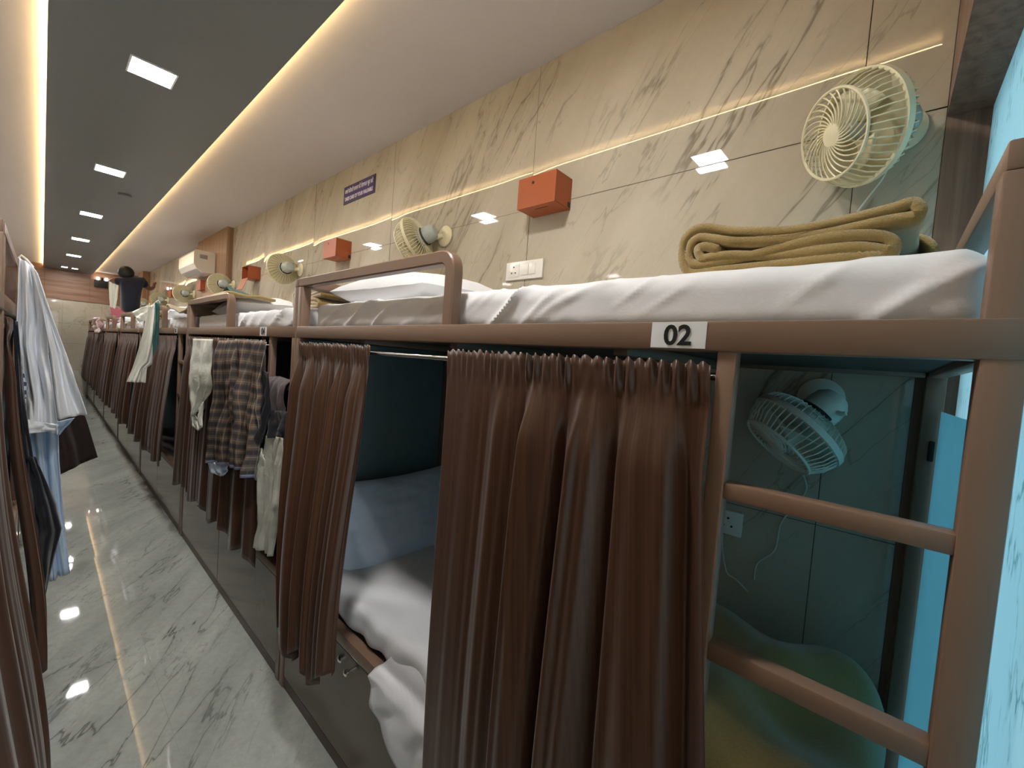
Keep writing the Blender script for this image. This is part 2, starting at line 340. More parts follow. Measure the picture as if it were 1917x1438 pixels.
# ------------------------------------------------------------------ bunk beds
RT_, RB_ = .092, .045                          # top and bottom of the upper side rail
GT = .290                                      # top of the guard rail
MTOP, LTOP = .187, -.862                       # mattress tops
LRAIL = -.968
XB = 1.50
def bez(p0, p1, p2, n=6):
    p0, p1, p2 = map(Vector, (p0, p1, p2)); return [p0*(1-t)**2+p1*2*t*(1-t)+p2*t*t for t in [i/n for i in range(n+1)]]
def sq_path(mb, pts, h, wv=(1, 0, 0)):         # square tube swept along a path in a plane with normal wv
    W = Vector(wv); pts = [Vector(p) for p in pts]; rings = []
    for i, p in enumerate(pts):
        t = (pts[min(i+1, len(pts)-1)]-pts[max(i-1, 0)]).normalized(); b = t.cross(W).normalized()
        c = h*.22
        rings.append([p+W*a+b*d for a, d in ((-h, -h+c), (-h, h-c), (-h+c, h), (h-c, h), (h, h-c), (h, -h+c), (h-c, -h), (-h+c, -h))])
    n = 8; fs = [(i*n+k, i*n+(k+1) % n, (i+1)*n+(k+1) % n, (i+1)*n+k) for i in range(len(pts)-1) for k in range(n)]
    fs += [tuple(range(n))[::-1], tuple((len(pts)-1)*n+k for k in range(n))]
    mb.add([v for R in rings for v in R], fs)
def bunk(label):
    t = thing('bunk_bed', ((XF+XB)/2, Y0+BL/2, FLOOR), label, 'bunk bed', 'brown steel bunk beds in two rows')
    ya, yb = Y0, Y0+BL; bv = .0035; f = 'frame_paint'; X0 = XF; pw = .037
    M = lambda *a: MB().box(*a, bv)
    obj('post', M(X0, X0+pw, ya, ya+pw, FLOOR, GT-.036), f, t)
    obj('post', M(X0, X0+pw, yb-pw, yb, FLOOR, GT-.036), f, t)
    obj('post', M(XB-pw, XB, ya, ya+pw, FLOOR, GT-.036), f, t)
    obj('post', M(XB-pw, XB, yb-pw, yb, FLOOR, GT-.036), f, t)
    obj('side_rail', M(X0-.002, X0+.034, ya+.002, yb-.002, RB_, RT_), f, t)
    obj('side_rail', M(XB-.034, XB-.001, ya+pw, yb-pw, RB_, RT_), f, t)
    obj('end_rail', M(X0+pw, XB-pw, ya+.004, ya+.034, RB_, RT_), f, t)
    obj('end_rail', M(X0+pw, XB-pw, yb-.034, yb-.004, RB_, RT_), f, t)
    obj('end_guard', M(X0+.002, XB, ya+.002, ya+pw-.002, GT-.036, GT-.002), f, t)
    obj('end_guard', M(X0+pw, XB, yb-pw+.002, yb-.002, GT-.036, GT-.002), f, t)
    g = MB(); x = X0+.0185; r = .06; yg = yb-.98
    pts = [(x, yb, GT-.018)]+[(x, yg+r, GT-.018)]+bez((x, yg+r, GT-.018), (x, yg+.018, GT-.018), (x, yg+.018, GT-r))[1:]+[(x, yg+.018, RT_-.002)]
    sq_path(g, pts, .018); obj('guard_rail', g, f, t)
    sl = MB().box(X0+.034, XB-.034, ya+.034, yb-.034, RB_+.012, RB_+.028); so = obj('base_board', sl, 'ply_dark', t, smooth=False)
    for yy in (ya+.48, ya+.97, ya+1.45): obj('cross_bar', M(X0+.034, XB-.034, yy, yy+.03, RB_-.012, RB_+.012), f, t)
    # ladder
    lp = ya+.313
    obj('ladder_post', M(X0+.003, X0+.031, lp-.028, lp, FLOOR+.5, RB_+.002), f, t)
    for z0, z1 in ((-.183, -.157), (-.441, -.412), (-.70, -.67)): obj('rung', M(X0+.004, X0+.034, ya+pw-.002, lp-.027, z0, z1), f, t)
    # curtain rod
    rod = MB().tube([(X0+.016, lp-.004, .004), (X0+.016, yb-pw+.002, .004)], .0075, 12); obj('curtain_rod', rod, 'steel_rod', t)
    # headboard
    obj('headboard', MB().box(X0+pw, XB-.002, yb-.024, yb-.010, LRAIL+.02, RB_-.004), 'headboard_dark', t, smooth=False)
    # lower frame and lockers
    obj('lower_rail', M(X0+.001, X0+.036, ya+pw, yb-pw, LRAIL-.042, LRAIL), f, t)
    obj('lower_board', MB().box(X0+.036, XB-.002, ya+.01, yb-.03, LRAIL-.03, LRAIL-.004), 'ply_dark', t, smooth=False)
    obj('kickboard', MB().box(X0+.006, X0+.03, ya+pw, yb-pw, FLOOR, FLOOR+.045), 'locker_edge', t, smooth=False)
    ym = ya+pw+(BL-2*pw)*.5
    for a, b in ((ya+pw+.004, ym-.003), (ym+.003, yb-pw-.004)):
        d = obj('locker_door', MB().box(X0+.004, X0+.02, a, b, FLOOR+.05, LRAIL-.046, .0015), 'locker_laminate', t, smooth=False)
    kx = X0+.004
    for dy in (.03, -.03) if False else (0.,):
        yk = yb-.52
        obj('lock', MB().lathe([(.012, 0), (.012, .008), (.007, .012), (.003, .013)], ((kx, yk, LRAIL-.085), (-1, 0, 0)), 16), 'chrome', d)
        obj('knob', MB().lathe([(.005, 0), (.005, .012), (.011, .018), (.011, .026), (.004, .03)], ((kx, yk-.075, LRAIL-.083), (-1, 0, 0)), 16), 'chrome', d)
    obj('locker_side', MB().box(X0+.02, XB-.01, ya+.008, ya+.02, FLOOR+.01, LRAIL-.046), 'locker_edge', t, smooth=False)
    return t
right = []; b0 = bunk('brown steel bunk bed with the number 02, nearest on the right')
for k in range(7):
    right.append(b0 if k == 0 else place(b0, dy=PITCHY*k, label='brown steel bunk bed with the number %02d on its rail, in the right row' % (2*k+2)))
def sticker(k):
    dy = PITCHY*k; y1, y0 = .306+dy, .216+dy; x = XF-.002; par = right[k]; ORG[par.name] = Vector(((XF+XB)/2, Y0+BL/2+dy, FLOOR))
    st = obj('number_sticker', MB().box(x-.0012, x-.0001, y0, y1, RB_+.003, RT_-.001, .0003), 'sticker_white', par, smooth=False, label='white number sticker')
    text('%02d' % (2*k+2), .046, 'letter_black', st, (x-.0018, (y0+y1)/2, (RB_+RT_)/2+.001), (0, -1, 0), (0, 0, 1), 'number', bold=.0011, sx=1.0)
for k in range(5): sticker(k)
# left row: the same bunks turned half round
left = []
for j in range(7):
    c = place(b0, label='brown steel bunk bed, %s from the viewer in the left row' % ('nearest', 'second', 'third', 'fourth', 'fifth', 'sixth', 'last')[j])
    c.location = Vector((XL-(XB-XF)/2, Y0+BL/2+PITCHY*j, FLOOR+EYE)); c.rotation_euler.z = PI; left.append(c)
# teal board closing the near end of bunk 02's lower bed
o = obj('end_board', MB().add([(XF+.04, -.109, LRAIL+.02), (1.452, -.109, LRAIL+.02), (1.452, -.109, -.035), (XF+.04, -.109, -.035)], [(0, 1, 2, 3)]), 'teal_panel', b0, smooth=False, label='teal end board')
obj('latch', MB().box(1.452, 1.462, -.1055, -.095, -.16, -.11, .002), 'dark_plastic', o)
# ------------------------------------------------------------------ soft goods
def soft_box(x0, x1, y0, y1, z0, z1, r, disp=None, n=(30, 60, 8)):
    mb = MB(); c = Vector(((x0+x1)/2, (y0+y1)/2, (z0+z1)/2)); h = Vector(((x1-x0)/2, (y1-y0)/2, (z1-z0)/2))
    def prj(p):
        q = Vector([max(-h[i]+r, min(h[i]-r, p[i])) for i in range(3)]); d = p-q
        if d.length > 1e-6: d = d.normalized()*r
        v = q+d; nrm = d.normalized() if d.length else Vector((0, 0, 1)); v = c+v
        return v+nrm*disp(v, nrm) if disp else v
    bm = bmesh.new()
    faces = [(0, 1, 2, 1), (0, 1, 2, -1), (0, 2, 1, 1), (0, 2, 1, -1), (1, 2, 0, 1), (1, 2, 0, -1)]
    key = {}
    for a, b, cc, sg in faces:
        idx = []
        for i in range(n[a]+1):
            for j in range(n[b]+1):
                p = Vector((0, 0, 0)); p[a] = -h[a]+2*h[a]*i/n[a]; p[b] = -h[b]+2*h[b]*j/n[b]; p[cc] = sg*h[cc]
                kk = tuple(round(t, 5) for t in p)
                if kk not in key: key[kk] = bm.verts.new(prj(p))
                idx.append(key[kk])
        m = n[b]+1
        for i in range(n[a]):
            for j in range(n[b]):
                try: bm.faces.new((idx[i*m+j], idx[(i+1)*m+j], idx[(i+1)*m+j+1], idx[i*m+j+1]))
                except ValueError: pass
    bm.verts.index_update(); mb.add([v.co.copy() for v in bm.verts], [tuple(v.index for v in f.verts) for f in bm.faces]); bm.free(); return mb
def sheet_wr(amp, seed):
    def f(p, n):
        side = max(0, -n.x)+.25*max(0, n.z)*max(0, 1-(p.x-XF-.05)/.12); a = .0
        def rg(t): return math.exp(-(sin(t)/.34)**2)
        m1 = max(0, .35+1.1*nz(p.y*2.6, p.z*5, seed+1)); m2 = max(0, .2+1.2*nz(p.y*3.7, p.z*6, seed+8))
        a += side*amp*m1*rg(p.y*17+p.z*30+1.9*nz(p.y*2.5, p.z*5, seed))
        a += side*amp*.55*m2*rg(p.y*30+p.z*48+2.6*nz(p.y*3, p.z*6, seed+3))
        a += .004*nz(p.x*5, p.y*5, seed)+.0025*nz(p.x*14, p.y*14, seed+2)
        return a
    return f
MY0, MY1 = Y0+.022, Y0+BL-.045
def mattress(k, name='mattress', seed=0, near=True, dy=0):
    n = (26, 260, 18) if near else (8, 90, 8)
    mb = soft_box(XF+.052, XB-.01, MY0+dy, MY1+dy, RB_+.03, MTOP+.004, .040, sheet_wr(.017, seed), n)
    return obj(name, mb, 'sheet_white')
m0 = mattress(0); tag(m0, 'white sheeted mattress on the top bed of bunk 02', 'mattress', 'white mattresses on the top beds')
mA = mattress(1, seed=4, near=False, dy=PITCHY)
tag(mA, 'white sheeted mattress on the top bed of bunk 04', 'mattress', 'white mattresses on the top beds')
for k in range(2, 7): place(mA, dy=PITCHY*(k-1), label='white sheeted mattress on the top bed of bunk %02d' % (2*k+2))
for j in range(7):
    c = place(mA, label='white sheeted mattress on the %s top bed of the left row' % ('nearest', 'second', 'third', 'fourth', 'fifth', 'sixth', 'last')[j])
    c.location = Vector((XL-(m0.location.x-XF), Y0+BL/2+PITCHY*j, mA.location.z)); c.rotation_euler.z = PI
# pillows
def pillow_mesh(L, W, T, seed, n=26, wr=.006):
    mb = MB()
    def fn(s):
        def g(u, v):
            a, b = 2*u-1, 2*v-1
            ea = 1-.05*(1-a*a)*0; pinch = 1-.06*(1-abs(a)**3) if abs(b) > .99 else 1
            x = a*L/2*(1-.07*(1-b*b)**1*0-.05*abs(b)**4*(1-a*a)); y = b*W/2*(1-.08*(1-abs(a)**2)*abs(b)**3)
            h = T/2*((1-abs(a)**3.2)*(1-abs(b)**3.2))**.5
            wv = wr*(nz(a*3.1, b*3.1, seed)+.6*nz(a*7, b*7, seed+5))*(.4+h/T)
            return Vector((x, y, s*h+wv))
        return g
    mb.grid(fn(1), n, n); mb.grid(fn(-1), n, n); return mb
def pillow(name, c, rot, L, W, T, seed, mat, label, group='white pillows on the top beds', n=26, wr=.006):
    mb = pillow_mesh(L, W, T, seed, n, wr); E_ = Matrix.Rotation(rot[2], 3, 'Z') @ Matrix.Rotation(rot[1], 3, 'Y') @ Matrix.Rotation(rot[0], 3, 'X')
    mb.v = [E_ @ v+Vector(c) for v in mb.v]; o = obj(name, mb, mat, ang=80)
    return tag(o, label, 'pillow', group)
p0 = pillow('pillow', (1.02, 1.47, .262), (math.radians(-4), math.radians(0), math.radians(93)), .60, .42, .13, 1, 'pillow_white', 'white pillow on the top bed of bunk 02')
p1 = pillow('pillow', (1.02, 3.42, .262), (math.radians(-4), math.radians(4), math.radians(87)), .60, .42, .14, 6, 'pillow_white', 'white pillow on the top bed of bunk 04', n=16)
for k in range(2, 7):
    if k == 5: continue
    place(p1, dy=PITCHY*(k-1), label='white pillow on the top bed of bunk %02d' % (2*k+2))
c = place(p1, label='white pillow on the second top bed of the left row, behind the shirts'); c.location = Vector((-.34, 2.2, p1.location.z)); c.rotation_euler.z = PI
# lower bed of bunk 02: thin mattress with rumpled sheet, one corner of it hanging over the rail, and a pillow with the window's daylight blue put into its colour
def low_wr(p, n):
    a = .0; up = max(0, n.z)
    t = p.y*30+10*(p.x-.8)+3.0*nz(p.x*2.5, p.y*2.5, 1)
    a += up*.0075*sin(t)*(.5+nz(p.x*3, p.y*3, 4)); a += up*.008*nz(p.x*6, p.y*6, 9)+.003*nz(p.x*17, p.y*17, 3)
    if n.x < 0: a += .012*max(0, -n.x)*sin(p.y*42+p.z*18+3*nz(p.y*5, p.z*5))*.5
    return a
lm = obj('mattress', soft_box(XF+.028, XB-.01, MY0+.02, MY1, LRAIL+.002, LTOP, .03, low_wr, (34, 110, 8)), 'sheet_white')
tag(lm, 'lower mattress of bunk 02 under a rumpled white sheet, between the parted curtains', 'mattress')
def corner(u, v):          # corner of the sheet hanging over the rail
    y = 1.09-.50*u; pth = [(XF+.085, y, LTOP-.004), (XF+.048, y, LTOP-.018), (XF+.026, y, LTOP-.06), (XF+.020, y, LRAIL+.010), (XF+.002, y, LRAIL+.006), (XF-.012, y, LRAIL-.012), (XF-.014, y, LRAIL-.50)]
    L_ = .037+.047+.048+.018+.02+.36*u**1.05; q_ = v*L_+.13*max(0, 1-u/.22)*(1-v)
    for i in range(6):
        d = (Vector(pth[i+1])-Vector(pth[i])).length
        if q_ <= d or i == 5: p = Vector(pth[i]).lerp(Vector(pth[i+1]), min(1, q_/d)); break
        q_ -= d
    k_ = max(0, min(1, (LRAIL+.02-p.z)*9)); wv = (.011*sin(u*14+v*2.2)+.006*nz(u*6, v*5, 3))
    return Vector((p.x-(.004+abs(wv))*k_-.004*(1-k_), p.y+.12*k_*k_*(1-u), p.z))
fl = obj('bed_sheet', MB().grid(corner, 40, 26), 'sheet_white', lm, solid=.002, ang=180, label='white sheet corner hanging over the rail')
pb = pillow('pillow', (1.12, 1.68, -.69), (0, 0, 0), .62, .40, .15, 3, 'pillow_daylit', 'pillow tinted daylight blue leaning on the dark headboard inside bunk 02', None, 34, .012)
pb.rotation_euler = (0, 0, 0)
E_ = Matrix.Rotation(math.radians(60), 3, 'X')
for v in pb.data.vertices: v.co = E_ @ v.co
# ------------------------------------------------------------------ curtains
def curtain(label, yt0, yt1, yb0, yb1, zb, folds, amp, seed, nu=220, nv=46, x=XF-.001, bulge=.05, zt=.026, flat=0., skew=0., mat='curtain_cloth', hemw=0., s=1, dy=0, bp=1.6, group='brown curtains along the lower beds', flat0=1.):
    rr = random.Random(seed); ph = [rr.uniform(0, 6.28) for _ in range(6)]
    def fold(a, v):
        t = a*folds*2*PI+ph[0]+1.5*nz(a*3.3, v*.5, seed)+.7*nz(a*9, v*.3, seed+1)
        f = sin(t)+.38*sin(2.13*t+ph[1]+1.2*v)+.2*sin(3.7*t+ph[2]); return f
    def fn(u, v):
        H = zt-zb; y = yt0+(yt1-yt0)*u+((yb0+(yb1-yb0)*u)-(yt0+(yt1-yt0)*u))*v**1.15
        a = u+skew*v*(1-u)*u*2
        if flat: a = a-flat*.0; am = amp*(min(1, (u/flat)**3)*.95+.05) if flat0 else amp*(min(1, ((1-u)/flat)**2)*.93+.07)
        else: am = amp
        g_ = max(0, min(1, (v*H-.035)/.16)); grow = g_*g_*(3-2*g_)*(.6+.4*v)
        xx = x-s*(am*fold(a, v)*grow*.5+am*.42*grow+bulge*sin(min(1, v*1.02)*PI/2)**bp)
        hd = 1/(1+math.exp((v*H-.055)/.006))
        xx -= s*hd*(.004+.0035*sin(u*folds*34+ph[3]+3*nz(u*9, 0, seed))+.003*sin(u*folds*27+v*40))*(.35+.65*max(0, min(1, am/amp*1.6)))
        z = zt-H*v+hd*(.0035*sin(u*folds*34+ph[4]+3*nz(u*9, 0, seed))+.003*nz(u*30, 0, seed))*(1 if v < .03 else .3)
        z += hemw*v**6*sin(u*folds*2*PI*.5+ph[5])
        if s < 0 and 0: xx = xx
        return Vector((xx, y+dy+.012*am/amp*cos(a*folds*2*PI+ph[0])*grow, z))
    wd = abs(yt1-yt0)*1.6
    o = obj('curtain', MB().grid(fn, nu, nv, lambda u, v: (u*wd, v)), mat, solid=.0012, ang=180)
    return tag(o, label, 'curtain', group)
curtain('bunched brown curtain at the left of the opening of bunk 02', 1.79, 1.232, 1.58, 1.20, -1.045, 4.6, .04, 3, 200, 60, bulge=.085, hemw=.045)
curtain('wide brown curtain right of the opening of bunk 02', .846, .205, .775, .055, -1.16, 5.6, .05, 11, 440, 70, bulge=.045, flat=.42, skew=.25)
curtain('brown curtain closed across bunk 04 behind the hanging clothes', 3.74, 2.17, 3.80, 2.12, -1.03, 7.5, .032, 21, 300, 40, bulge=.015, hemw=.03)
for k in range(2, 7):
    curtain('brown curtain closed across bunk %02d' % (2*k+2), 1.78, .21, 1.84, .16, -.98, 7.5, .042, 30+k, 150, 20, bulge=.06, hemw=.02, dy=PITCHY*k)
# left row curtains; the nearest hang into the picture's left edge
for j, (a, b, zb, bl) in enumerate(((.02, 1.46, -1.13, .078), (.06, 1.40, -1.07, .072), (.05, 1.5, -1.0, .06), (.05, 1.5, -1., .06), (.05, 1.5, -1., .05), (.05, 1.5, -1., .05))):
    d = PITCHY*j-.114+.03 if j else -.02
    if j == 1: a, b = .045, .20
    curtain('brown curtain on the %s bunk of the left row' % ('nearest', 'second', 'third', 'fourth', 'fifth', 'sixth')[j], a, b, a-.01, b+.03, zb, 8, .023, 50+j, 200 if j < 2 else 80, 40 if j < 2 else 14, x=XL+.001, bulge=bl, s=-1, dy=d, hemw=.02, bp=2.6)
# ------------------------------------------------------------------ hanging clothes
def pl(pts, t):                                 # point on a polyline by its share of the length
    L = [(Vector(pts[i+1])-Vector(pts[i])).length for i in range(len(pts)-1)]; T = sum(L)*t
    for i, l in enumerate(L):
        if T <= l or i == len(L)-1: return Vector(pts[i]).lerp(Vector(pts[i+1]), min(1, T/l if l else 0))
        T -= l
def panel(mb, A, B, nrm, folds=4, amp=.012, seed=0, nu=30, nv=40, top=.25):
    """cloth between two edge polylines A and B, folded along its length and billowing along nrm"""
    nrm = Vector(nrm)
    def fn(u, v):
        a, b = pl(A, v), pl(B, v); g = top+(1-top)*min(1, v*2.2)
        t = u*folds*PI*1.3+seed*1.7+2.6*nz(u*2.2, v*1.3, seed)+1.5*v*sin(seed)
        d = amp*g*(sin(t)+.5*sin(2.3*t+seed+3*v))+1.3*amp*nz(u*3.5, v*3.5, seed+7)+.4*amp*nz(u*9, v*9, seed)
        return a.lerp(b, u)+nrm*d
    mb.grid(fn, nu, nv); return mb
XC = XF-.062                                     # plane of clothes hung over the rail
def PX(x, y, xx=XC): return P(x, y, 0, xx)
# cloths hung over bunk 04's curtain rod
t = MB(); panel(t, [PX(362, 634), PX(360, 680), PX(358, 735), PX(359, 790)], [PX(398, 635), PX(394, 690), PX(393, 722), PX(376, 760)], (-1, 0, 0), 2.2, .011, 1)
panel(t, [PX(359, 785), PX(360, 797), PX(368, 806)], [PX(366, 770), PX(371, 790), PX(373, 806)], (-1, 0, 0), 1, .004, 2, 8, 10)
panel(t, [PX(372, 765), PX(371, 785), PX(373, 805)], [PX(381, 752), PX(378, 780), PX(379, 800)], (-1, 0, 0), 1, .004, 3, 8, 10)
tag(obj('vest', t, 'vest_white', solid=.003, ang=180), 'white sleeveless vest hung over the curtain of bunk 04', 'vest')
t = MB(); panel(t, [PX(412, 638, XC-.01), PX(402, 740, XC-.01), PX(383, 866, XC-.01)], [PX(458, 637, XC-.02), PX(444, 760, XC-.02), PX(428, 872, XC-.02)], (-1, 0, 0), 3, .016, 4, 40, 50)
t2 = MB(); panel(t2, [PX(440, 636, XC-.03), PX(436, 760, XC-.03), PX(427, 868, XC-.03)], [PX(497, 640, XC-.012), PX(484, 760, XC-.012), PX(469, 896, XC-.012)], (-1, 0, 0), 3.2, .018, 6, 40, 50)
b = len(t.v); t.v += t2.v; t.f += [tuple(i+b for i in f) for f in t2.f]; t.uv.update({k+b: (uv[0]+1.0, uv[1]) for k, uv in t2.uv.items()})
lu = obj('plaid_wrap', t, 'plaid_cloth', solid=.002, ang=180); tag(lu, 'grey brown plaid cloth hung over the curtain of bunk 04', 'wrap cloth')
for k in list(lu.data.uv_layers[0].data): pass
t = MB(); panel(t, [PX(388, 864, XC), PX(396, 885, XC), PX(410, 892, XC)], [PX(430, 868, XC), PX(428, 880, XC), PX(420, 890, XC)], (-1, 0, 0), 1, .006, 2, 14, 10)
obj('inner_layer', t, 'kurta_blue', lu, solid=.002, ang=180, label='bluish inner layer below the hem')
t = MB(); panel(t, [PX(484, 690, XC+.01), PX(482, 740, XC+.01), PX(478, 810, XC+.01)], [PX(505, 700, XC+.01), PX(503, 760, XC+.01), PX(490, 830, XC+.01)], (-1, 0, 0), 2, .01, 8)
tag(obj('dark_garment', t, 'black_cloth', solid=.003, ang=180), 'black garment hanging behind the plaid cloth on bunk 04', 'garment')
# dark mauve bundle thrown over the first rung of bunk 04's ladder
def drape(y0, y1, zt, lf, lb, xr, seed, amp=.012, mat='mauve_cloth', name='garment', nu=34, nv=46, taper=.0):
    def fn(u, v):
        L = lf+lb; s = v*L; y = y0+(y1-y0)*u; y += taper*(u-.5)*abs(s-lb)
        lf2 = lf*(1-.25*u*nz(u*4, seed)); wob = amp*(sin(u*11+seed)+.6*sin(u*23+v*4))*min(1, abs(s-lb)*9)
        if s < lb-.02: p = Vector((xr+.02+abs(wob)*.6, y, zt-(lb-.02-s)))
        elif s > lb+.02: p = Vector((xr-.022-abs(wob)-.01*sin(min(1, (s-lb)*8)*PI), y, zt-(s-lb-.02)))
        else: a = (s-lb)/.02*PI/2; p = Vector((xr-.001-.021*sin(a), y, zt+.016*cos(a)))
        return p+Vector((0, .006*nz(v*9, u*5, seed), .006*nz(u*8, v*8, seed)))
    return obj(name, MB().grid(fn, nu, nv), mat, solid=.003, ang=180)
LA, LB = Y0+PITCHY+.04, Y0+PITCHY+.283
g = drape(LA+.005, LB-.005, -.152, .23, .18, XF+.019, 3, .02); tag(g, 'dark mauve garment thrown over the upper rung of bunk 04 ladder', 'garment')
t = MB(); panel(t, [PX(507, 768, XF-.03), PX(505, 800, XF-.03), PX(504, 820, XF-.03)], [PX(538, 770, XF-.03), PX(538, 800, XF-.03), PX(537, 818, XF-.03)], (-1, 0, 0), 2, .008, 5, 20, 14)
obj('lower_fold', t, 'black_cloth', g, solid=.003, ang=180, label='black lower layer')
X2 = XF-.03
t = MB(); panel(t, [PX(497, 815, X2), PX(488, 850, X2), PX(484, 870, X2), PX(487, 915, X2), PX(486, 960, X2), PX(476, 1022, X2)], [PX(533, 820, X2), PX(533, 900, X2), PX(528, 950, X2), PX(517, 985, X2), PX(512, 1010, X2), PX(508, 1042, X2)], (-1, 0, 0), 2.5, .012, 3, 30, 50)
panel(t, [PX(490, 838, X2-.01), PX(478, 862, X2-.01), PX(467, 884, X2-.01)], [PX(494, 862, X2-.01), PX(490, 880, X2-.01), PX(486, 903, X2-.01)], (-1, 0, 0), 1, .006, 4, 10, 14)
tag(obj('tee_shirt', t, 'vest_white', solid=.003, ang=180), 'white crumpled shirt hung over the lower rung of bunk 04 ladder', 'shirt')
# pale kurta with a teal half on a hanger at bunk 06
YK = 4.86
def K(x, y, dyy=0.): return P(x, y, 1, YK+dyy)
t = thing('kurta', K(270, 700), 'long pale kurta with a teal side hung on a hanger at bunk 06', 'kurta')
m = MB(); panel(m, [K(278, 572), K(268, 620), K(256, 665), K(248, 690), K(237, 715)], [K(293, 570), K(291, 620), K(289, 680), K(276, 688), K(272, 717)], (0, -1, 0), 2.2, .015, 1, 34, 50)
panel(m, [K(279, 571, .03), K(262, 577, .03), K(247, 584, .03)], [K(275, 600, .03), K(268, 602, .03), K(260, 603, .03)], (0, -1, 0), 1, .008, 2, 12, 14)
obj('front', m, 'kurta_pale', t, solid=.003, ang=180)
m = MB(); panel(m, [K(290, 566, -.02), K(290, 600, -.02), K(286, 640, -.02), K(288, 680, -.02)], [K(299, 568, -.02), K(298, 620, -.02), K(296, 650, -.02), K(294, 682, -.02)], (0, -1, 0), 1, .01, 3, 14, 40)
obj('side_panel', m, 'kurta_green', t, solid=.003, ang=180, label='teal side panel')
m = MB(); m.tube([K(284, 575), K(292, 566), K(296, 562), K(300, 568)], .006, 6); obj('hanger', m, 'switch_white', t, label='white plastic hanger')
# pinkish white towels over the far guard rails
for kk, (xa, xb, ya_, yb_, lab) in enumerate(((176, 188, 596, 623, 'pinkish white towel over a guard rail near the far end of the right row'),)):
    t = MB(); panel(t, [PX(xa+2, ya_), PX(xa, yb_)], [PX(xb-3, ya_-2), PX(xb-2, yb_)], (-1, 0, 0), 2, .03, 2, 20, 20)
    tag(obj('towel', t, 'pink_white', solid=.01, ang=180), lab, 'towel')
# left row clothes
def LP(x, y, yy): return P(x, y, 1, yy)
t = thing('shirt', LP(80, 800, 2.62), 'white long sleeved shirt hung on a hanger on the left row', 'shirt')
m = MB(); yy = 2.62
panel(m, [LP(36, 482, yy), LP(34, 560, yy), LP(30, 640, yy), LP(48, 740, yy), LP(46, 800, yy)], [LP(62, 500, yy), LP(84, 600, yy), LP(92, 680, yy), LP(103, 760, yy), LP(108, 812, yy)], (0, -1, 0), 2.4, .022, 2, 50, 60)
obj('body', m, 'shirt_white', t, solid=.003, ang=180)
m = MB(); panel(m, [LP(58, 494, yy-.05), LP(80, 580, yy-.05), LP(93, 660, yy-.05), LP(108, 785, yy-.05)], [LP(70, 512, yy-.05), LP(100, 600, yy-.05), LP(130, 680, yy-.05), LP(163, 777, yy-.05)], (0, -1, 0), 1.6, .016, 5, 30, 50)
obj('sleeve', m, 'shirt_white', t, solid=.003, ang=180)
m = MB(); panel(m, [LP(47, 785, yy-.02), LP(40, 812, yy-.02)], [LP(106, 795, yy-.02), LP(104, 808, yy-.02)], (0, -1, 0), 1, .008, 5, 20, 10)
obj('hem', m, 'shirt_white', t, solid=.003, ang=180)
m = MB(); m.tube([LP(34, 484, yy+.02), LP(40, 478, yy+.02), LP(50, 486, yy+.02), LP(62, 500, yy+.02)], .004, 6); obj('hanger', m, 'switch_white', t)
yy = 2.75
m = MB(); panel(m, [LP(40, 520, yy), LP(44, 660, yy), LP(50, 800, yy), LP(66, 900, yy), LP(76, 980, yy), LP(86, 1092, yy)], [LP(56, 520, yy), LP(90, 660, yy), LP(108, 780, yy), LP(110, 860, yy), LP(122, 1000, yy), LP(131, 1072, yy)], (0, -1, 0), 2, .02, 7, 40, 50)
panel(m, [LP(104, 790, yy-.06), LP(106, 812, yy-.06)], [LP(140, 782, yy-.06), LP(110, 814, yy-.06)], (0, -1, 0), 1, .008, 8, 12, 12)
tag(obj('kurta', m, 'kurta_blue', solid=.003, ang=180), 'long pale blue kurta hanging below the white shirt on the left', 'kurta')
yy = 2.2
m = MB(); panel(m, [LP(28, 640, yy), LP(36, 720, yy), LP(38, 800, yy)], [LP(34, 660, yy), LP(50, 720, yy), LP(48, 790, yy)], (0, -1, 0), 1, .01, 9, 12, 30)
tag(obj('checked_shirt', m, 'checked_shirt', solid=.003, ang=180), 'blue and white checked shirt between curtain and white shirt', 'shirt')
yy = 2.12
m = MB(); panel(m, [LP(38, 850, yy), LP(42, 960, yy), LP(52, 1060, yy), LP(62, 1125, yy)], [LP(66, 856, yy), LP(104, 945, yy), LP(115, 990, yy), LP(86, 1112, yy)], (0, -1, 0), 1.6, .02, 10, 34, 44)
panel(m, [LP(26, 600, yy), LP(32, 740, yy), LP(38, 856, yy)], [LP(32, 602, yy), LP(44, 740, yy), LP(62, 862, yy)], (0, -1, 0), 1, .012, 11, 16, 24)
tag(obj('trousers', m, 'navy_trousers', solid=.004, ang=180), 'dark navy trousers hanging beside the left curtain', 'trousers')
m = MB(); yy = 3.9; panel(m, [LP(40, 598, yy), LP(50, 690, yy), LP(92, 780, yy), LP(106, 890, yy)], [LP(52, 600, yy), LP(104, 680, yy), LP(161, 783, yy), LP(183, 856, yy)], (0, -1, 0), 1.2, .02, 12, 30, 30)
tag(obj('shawl', m, 'brown_cloth', solid=.004, ang=180), 'dark brown cloth hanging into the aisle behind the white shirt', 'shawl')
